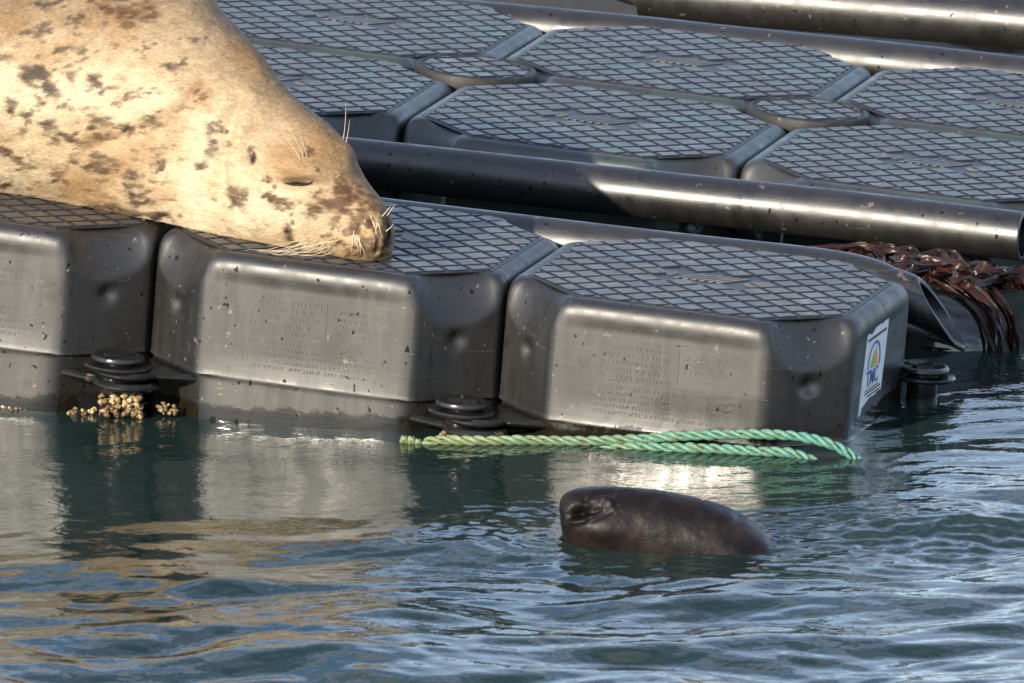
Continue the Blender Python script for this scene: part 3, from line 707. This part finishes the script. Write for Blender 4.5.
# pigment
px, py = to_pix(G.reshape(-1, 3)); px = px.reshape(G.shape[:2]); py = py.reshape(G.shape[:2])
front = np.ones_like(px)
def lerp(a, b, t): return a + (b - a) * t[..., None]
al = np.zeros(G.shape); al[:] = (.74, .60, .41)
pr = np.arange(G.shape[0])[:, None] * np.ones(G.shape[1])[None]
up_ = np.clip((np.array(ph)[None] * 0 + np.cos(ph)[None] * 1.0 + .15) / 1.1, 0, 1) * np.ones_like(px)       # towards the back ridge
Gf = G.reshape(-1, 3)
nA = fbm(Gf * np.array([55, 55, 90]), 4, 35).reshape(px.shape) * .6 + fbm(Gf * np.array([110, 110, 330]), 3, 36).reshape(px.shape) * .4; n1 = fbm(Gf * 14, 4, 21).reshape(px.shape); n2 = fbm(Gf * 45, 4, 33).reshape(px.shape); n3 = fbm(Gf * np.array([60, 60, 220]), 3, 44).reshape(px.shape)
al = lerp(al, np.array((.34, .235, .13)), np.clip(up_ ** 1.3 * 1.25 + (n1 - .5) * 1.5, 0, 1) * .9)
al = lerp(al, np.array((.42, .22, .08)), np.clip((n1 - .50) * 5, 0, 1) * .5)
al = lerp(al, np.array((.85, .76, .58)), np.clip((.50 - n1) * 5, 0, 1) * .55 * np.clip(1 - up_ * 1.6, 0, 1))
head = 1 / (1 + np.exp(-(px + py * .2 - 345) / 14))
al = lerp(al, np.array((.38, .245, .12)), head * .6)
def spot1(x, y, sx, sy=None, rot=0., col=(.085, .06, .045), a=1.0, br=.5):
    global al
    g = gs(x, y, sx, sy, rot) * a; k = np.clip((g + (nA - .5) * 2.2 * np.sqrt(g) - .42) * 2.6, 0, 1)
    al = lerp(al, np.array(col), k * .72)
rs = random.Random(17)
def spot(x, y, sx, sy=None, rot=0., col=(.085, .06, .045), a=1.0):
    sy = sy or sx; spot1(x, y, sx * .62, sy * .62, rot, col, a * .9)
    for _ in range(int(5 + sx * .35)):
        an = rs.uniform(0, 6.28); q_ = rs.uniform(.3, 1.15); c_, s__ = math.cos(math.radians(rot)), math.sin(math.radians(rot)); u_ = math.cos(an) * sx * q_; v_ = math.sin(an) * sy * q_
        z_ = rs.uniform(.20, .42); spot1(x + u_ * c_ - v_ * s__, y + u_ * s__ + v_ * c_, max(2.2, sx * z_ * 1.2), max(1.6, sy * z_), rot - 15 + rs.uniform(-25, 25), col, a * rs.uniform(.6, 1.1))
for s_ in [(41, 34, 14, 9), (77, 20, 11, 7), (47, 4, 15, 7), (38, 76, 25, 15, 40), (42, 72, 12, 12), (71, 75, 13, 8), (93, 84, 17, 11, 20), (41, 100, 10, 8), (65, 107, 10, 9), (51, 127, 22, 9, 30), (28, 118, 9, 14), (93, 115, 16, 10, 20), (105, 127, 13, 9), (148, 121, 20, 9, -25), (174, 66, 12, 8), (146, 47, 11, 7),
           (97, 166, 20, 13, 30), (71, 138, 10, 7), (130, 186, 12, 17, -30), (142, 197, 12, 10), (126, 212, 32, 10, 8), (170, 217, 11, 7, 30), (162, 166, 8, 10), (83, 52, 12, 6), (138, 93, 16, 6), (91, 213, 13, 6), (213, 148, 15, 19, 20), (221, 128, 8, 10), (233, 192, 15, 14), (120, 104, 9, 6), (60, 50, 10, 6), (12, 105, 10, 10), (195, 40, 12, 6), (205, 96, 10, 6), (-30, 60, 30, 20), (-60, 120, 30, 25)]:
    spot(s_[0], s_[1], s_[2] * 1.12, (s_[3] if len(s_) > 3 else s_[2]) * 1.12, s_[4] if len(s_) > 4 else 0., col=(.075, .05, .035))
fr = fbm(Gf * np.array([75, 75, 160]), 3, 88).reshape(px.shape); al = lerp(al, np.array((.16, .11, .08)), np.clip((fr - .60) * 7, 0, 1) * np.clip((270 - px) / 60, 0, 1) * np.clip((n1 - .40) * 6, 0, 1) * .7)
BR = (.10, .05, .025)
def line(pts, w, col, a):
    global al
    al = lerp(al, np.array(col), np.clip(stroke(pts, w) * (1.1 + (nA - .5) * 2.0), 0, 1) * a)
line([(288, 231), (292, 244), (303, 254), (322, 259), (348, 263)], 4.5, (.06, .03, .018), .85)
line([(384, 214), (389, 228), (387, 242)], 2.6, (.03, .018, .014), .8)
line([(371, 222), (377, 236), (375, 250)], 3.0, (.08, .045, .03), .7)
line([(358, 226), (364, 240), (362, 254)], 2.6, (.10, .055, .03), .6)
line([(284, 180), (298, 179), (312, 178)], 2.6, (.12, .07, .04), .5)
for s_ in [(340, 180, 10, 8), (330, 235, 8, 5), (345, 245, 9, 5), (310, 215, 8, 6), (356, 232, 9, 7), (338, 228, 7, 5), (4, 188, 14, 9), (29, 199, 14, 6), (16, 160, 22, 8, 35), (55, 175, 14, 6, 25), (126, 10, 26, 16, 10), (110, -2, 20, 10), (277, 202, 17, 10), (290, 206, 12, 8), (253, 157, 6, 12), (290, 232, 6, 14, -10), (336, 208, 26, 17, 35), (352, 222, 14, 12), (322, 192, 10, 8), (350, 195, 12, 22, -30), (372, 222, 9, 14), (362, 205, 8, 14, -30), (384, 246, 8, 14), (384, 226, 6, 14), (366, 250, 20, 8), (310, 150, 6, 6), (270, 180, 8, 8)]:
    spot(*s_, col=BR, a=1.05)
mf = fbm(Gf * np.array([70, 70, 110]), 4, 91).reshape(px.shape); facew = np.clip(gs(358, 215, 34, 44, -30) * 1.5, 0, 1)
al = lerp(al, np.array((.13, .065, .03)), np.clip((mf - .47) * 6, 0, 1) * facew * .75); al = lerp(al, np.array((.60, .38, .16)), np.clip((.42 - mf) * 6, 0, 1) * facew * .6)
spot1(388, 240, 5, 13, 0, (.03, .018, .014), 1.0)
g = gs(298, 183.8, 14, 2.6, 3); al = lerp(al, np.array((.012, .008, .006)), np.clip(g * 1.8 - .4, 0, 1))
g = gs(253, 160, 3.2, 5.5, 10); al = lerp(al, np.array((.02, .012, .01)), np.clip(g * 1.6 - .3, 0, 1))
g = gs(318, 170, 2, 2.5); al = lerp(al, np.array((.05, .03, .02)), np.clip(g, 0, 1))
al = al * (.80 + .40 * n3)[..., None] * (.9 + .2 * nA)[..., None]
al = np.clip(al * np.array((.47, .45, .42)), .004, .85)
ms = NT('grey_seal_fur'); at = ms.n('ShaderNodeAttribute', attribute_name='pigment')
so = ms.pos(); fn_ = ms.noise(ms.mapv(so, (160, 160, 700)), 1, 3)
M_fur = ms.out(ms.mix(1.0, at.outputs[0], ms.ramp(fn_, [(.3, .72), (.8, 1.3)]), 'MULTIPLY'), .62, ms.bump(fn_, .5, .0016), Specular_IOR_Level=.2)
seal = bpy.data.objects.new('grey_seal', None); COL.objects.link(seal)
tag(seal, 'spotted cream grey seal asleep on the front floats with its chin on the deck', 'seal')
link('body', grid_mesh('body', G, [M_fur], al), seal)
# short fur lying back along the body, as real thin hairs
NH = 90000
n_, m_ = G.shape[:2]; N2 = grid_normals(G)
if ((N2 * (G - G.mean(1)[:, None])).sum(-1)).mean() < 0: N2 = -N2
vis = (-(N2 @ FW) > -.25) & (px > -25) & (px < 395) & (py > -25); ii, jj = np.nonzero(vis[5:-2]); ii = ii + 5
area_w = (np.linalg.norm(np.gradient(G, axis=0), axis=2) * np.linalg.norm(np.roll(G, -1, 1) - G, axis=2))[ii, jj]; area_w /= area_w.sum()
pick = rng.choice(len(ii), NH, p=area_w); ii = ii[pick]; jj = jj[pick]
p0 = G[ii, jj] + (G[ii - 1, jj] - G[ii, jj]) * rng.random((NH, 1)) + (G[ii, (jj + 1) % m_] - G[ii, jj]) * rng.random((NH, 1))
tn = G[np.minimum(ii + 2, n_ - 1), jj] - G[ii - 2, jj]; tn /= np.linalg.norm(tn, axis=1)[:, None] + 1e-9
nn = N2[ii, jj]; sd_ = np.cross(tn, nn); jitter = rng.normal(0, .25, (NH, 1)); fdir = tn + sd_ * jitter + nn * rng.uniform(.02, .14, (NH, 1)); fdir /= np.linalg.norm(fdir, axis=1)[:, None]
ln = rng.uniform(.004, .010, (NH, 1)) * np.clip(.35 + np.abs(ii[:, None] - 0) / 150, .35, 1.0); wd = rng.uniform(.00035, .0007, (NH, 1))
V3 = np.stack([p0 - sd_ * wd - nn * .0004, p0 + sd_ * wd - nn * .0004, p0 + fdir * ln], 1).reshape(-1, 3)
hm = bpy.data.meshes.new('fur'); hm.vertices.add(3 * NH); hm.vertices.foreach_set('co', V3.astype(np.float32).reshape(-1)); hm.loops.add(3 * NH); hm.loops.foreach_set('vertex_index', np.arange(3 * NH, dtype=np.int32)); hm.polygons.add(NH); hm.polygons.foreach_set('loop_start', np.arange(0, 3 * NH, 3, dtype=np.int32))
hm.update(); hm.normals_split_custom_set(np.repeat(nn + .3 * fdir, 3, 0).tolist()) if False else None
hc = np.ones((NH, 3, 4), np.float32); hc[:, :, :3] = (al[ii, jj] * rng.uniform(.88, 1.10, (NH, 1)))[:, None]; ca = hm.color_attributes.new('pigment', 'FLOAT_COLOR', 'POINT'); ca.data.foreach_set('color', hc.reshape(-1)); hm.materials.append(M_fur)
tag(link('fur', hm, seal), kind='stuff')
# whiskers
M_wh = NT('pale_whisker').out((.50, .41, .28), .4)
def surf(x, y):
    d = (px - x) ** 2 + (py - y) ** 2 + np.where(-(N2 @ FW) > 0, 0, 1e6); k = np.unravel_index(np.argmin(d), d.shape); return G[k], N2[k]
rw_ = random.Random(9)
def whisker(x, y, dx, dy, L_, droop=.2, r=.00042):
    p, n = surf(x, y); d = RT * dx - UP * dy; d = d / np.linalg.norm(d); s = [p - n * .002]
    for k in range(1, 9):
        t = k / 8; s.append(p + (d * t + n * (.35 * t - .25 * t * t) - UP * droop * t * t) * L_)
    s = np.array(s)
    # keep tips above the deck
    w_ = (s - O0) @ W_; s = s + W_ * np.clip(.0045 - w_, 0, None)[:, None]
    mb = MB(); tube(mb, s, np.linspace(r, r * .25, 9), 5); link('whisker', mb.mesh('whisker', [M_wh], True), seal)
for k in range(22): whisker(300 + rw_.uniform(0, 48), 243 + rw_.uniform(-4, 10), -1, rw_.uniform(.0, .30), rw_.uniform(.035, .075), .12)
for k in range(9): whisker(362 + rw_.uniform(-10, 20), 222 + rw_.uniform(-8, 16), rw_.uniform(-.3, .7), 1, rw_.uniform(.012, .026), .45, .0006)
for k in range(3): whisker(386 + rw_.uniform(-4, 2), 222 + rw_.uniform(-6, 10), 1, rw_.uniform(-1.6, -.2), rw_.uniform(.012, .03), .0, .0006)
for x, y, dx, dy, l in ((343, 140, .03, -1, .045), (346, 143, .12, -1, .03), (304, 158, -.55, -1, .042), (307, 158, -.3, -1, .03), (301, 160, -.75, -1, .036)): whisker(x, y, dx, dy, l, -.02)
# nostril and eyelid pieces
def sliver(name, pts, r, mat, parent, off=.0008, dm=None):
    s = np.array([surf(a, b)[0] + surf(a, b)[1] * off for a, b in pts]); s = spline(s, 16); mb = MB(); tube(mb, s, r * np.sin(np.linspace(.25, math.pi - .25, 16)), 6); return link(name, mb.mesh(name, [mat], True), parent)
M_dark = NT('dark_skin').out((.012, .008, .006), .7, Specular_IOR_Level=.1)
sliver('eyelid', [(284, 182.5), (291, 184.5), (300, 185), (308, 183.5), (313, 181.5)], .0022, M_dark, seal, .0002)
sliver('nostril', [(386, 222), (389, 230), (388.5, 239)], .0020, M_dark, seal, .0004)

# swimming seal
S2 = [(559, 508, 560, 516, -1.335, .012), (560.5, 500, 562, 530, -1.33, .030), (564, 494, 567, 549, -1.33, .040), (575, 489, 578, 566, -1.33, .050), (600, 486.5, 604, 580, -1.33, .058), (630, 487, 633, 590, -1.33, .066), (660, 490, 660, 598, -1.33, .072), (690, 496, 686, 604, -1.33, .078),
      (715, 502.5, 708, 608, -1.33, .082), (740, 513, 729, 614, -1.33, .085), (756, 525, 745, 618, -1.33, .082), (768, 537, 757, 622, -1.33, .086), (780, 549, 772, 628, -1.325, .092), (800, 556, 795, 636, -1.32, .10), (840, 556, 835, 650, -1.31, .11), (880, 555, 880, 660, -1.30, .12), (920, 548, 920, 668, -1.29, .13),
      (960, 547, 960, 672, -1.28, .13), (1000, 553, 1000, 675, -1.27, .12), (1050, 560, 1050, 670, -1.26, .10), (1120, 590, 1120, 650, -1.25, .06)]
G2, C2, ph2 = loft_animal(S2, 420, 260)
NN = grid_normals(G2)
if ((NN * (G2 - G2.mean(1)[:, None])).sum(-1)).mean() < 0: NN = -NN
px, py = to_pix(G2.reshape(-1, 3)); px = px.reshape(G2.shape[:2]); py = py.reshape(G2.shape[:2]); front = np.clip(-(NN @ FW) * 3 + .2, 0, 1)
d2 = -.015 * gs(580, 512, 11, 5.5, -22) - .008 * gs(598, 511, 9, 3, -20) + .0045 * stroke([(592, 500), (604, 498), (612, 506)], 5) + .004 * stroke([(572, 522), (588, 519), (604, 508)], 3.0) - .004 * stroke([(585, 500), (600, 494), (612, 493)], 3)
d2 += -.003 * stroke([(590, 520), (606, 514), (616, 506)], 3) + .004 * gs(720, 520, 12, 9) - .003 * gs(738, 520, 5, 20, 20) + .005 * gs(600, 530, 24, 12)
n4 = fbm(G2.reshape(-1, 3) * 40, 4, 61).reshape(px.shape) - .5; d2 += n4 * .0035; d2 *= np.clip(np.arange(420) / 12., 0, 1)[:, None]
G2 = G2 + NN * d2[..., None]
front[:] = 1
a2 = np.zeros(G2.shape); a2[:] = (.0055, .0042, .0042); nn4 = fbm(G2.reshape(-1, 3) * 30, 4, 71).reshape(px.shape)
a2 = lerp(a2, np.array((.014, .0085, .007)), np.clip((nn4 - .5) * 5, 0, 1) * .8); a2 = lerp(a2, np.array((.012, .009, .009)), np.clip((.46 - nn4) * 6, 0, 1) * .7)
a2 = lerp(a2, np.array((.018, .014, .013)), np.clip(gs(752, 527, 26, 14) * 1.4 - .2, 0, 1) * .8)
a2 = lerp(a2, np.array((.003, .002, .002)), np.clip(gs(580, 513, 15, 7, -22) * 2.0 - .3, 0, 1))
m2 = NT('wet_dark_seal_fur'); at2 = m2.n('ShaderNodeAttribute', attribute_name='pigment'); p2 = m2.pos(); f2 = m2.noise(m2.mapv(p2, (150, 150, 500)), 1, 3)
M_wet = m2.out(at2.outputs[0], m2.math('ADD', m2.math('MULTIPLY', f2, .35), .25), m2.bump(f2, .4, .0012), Specular_IOR_Level=.13)
s2o = bpy.data.objects.new('swimming_seal', None); COL.objects.link(s2o)
tag(s2o, 'dark wet seal swimming with only its raised head above the water', 'seal'); link('body', grid_mesh('body', G2, [M_wet], a2), s2o)
G, N2 = G2, NN
def whisk2(pts, r=.00035):
    s = np.array([pix(a, b, Y_) for a, b, Y_ in pts]); s = spline(s, 14); mb = MB(); tube(mb, s, np.linspace(r, r * .3, 14), 5); link('whisker', mb.mesh('whisker', [M_wh], True), s2o)
whisk2([(700, 499, -1.36), (708, 493, -1.37), (718, 488, -1.38), (728, 484, -1.38)]); whisk2([(702, 500, -1.36), (712, 496, -1.37), (721, 493, -1.38)])
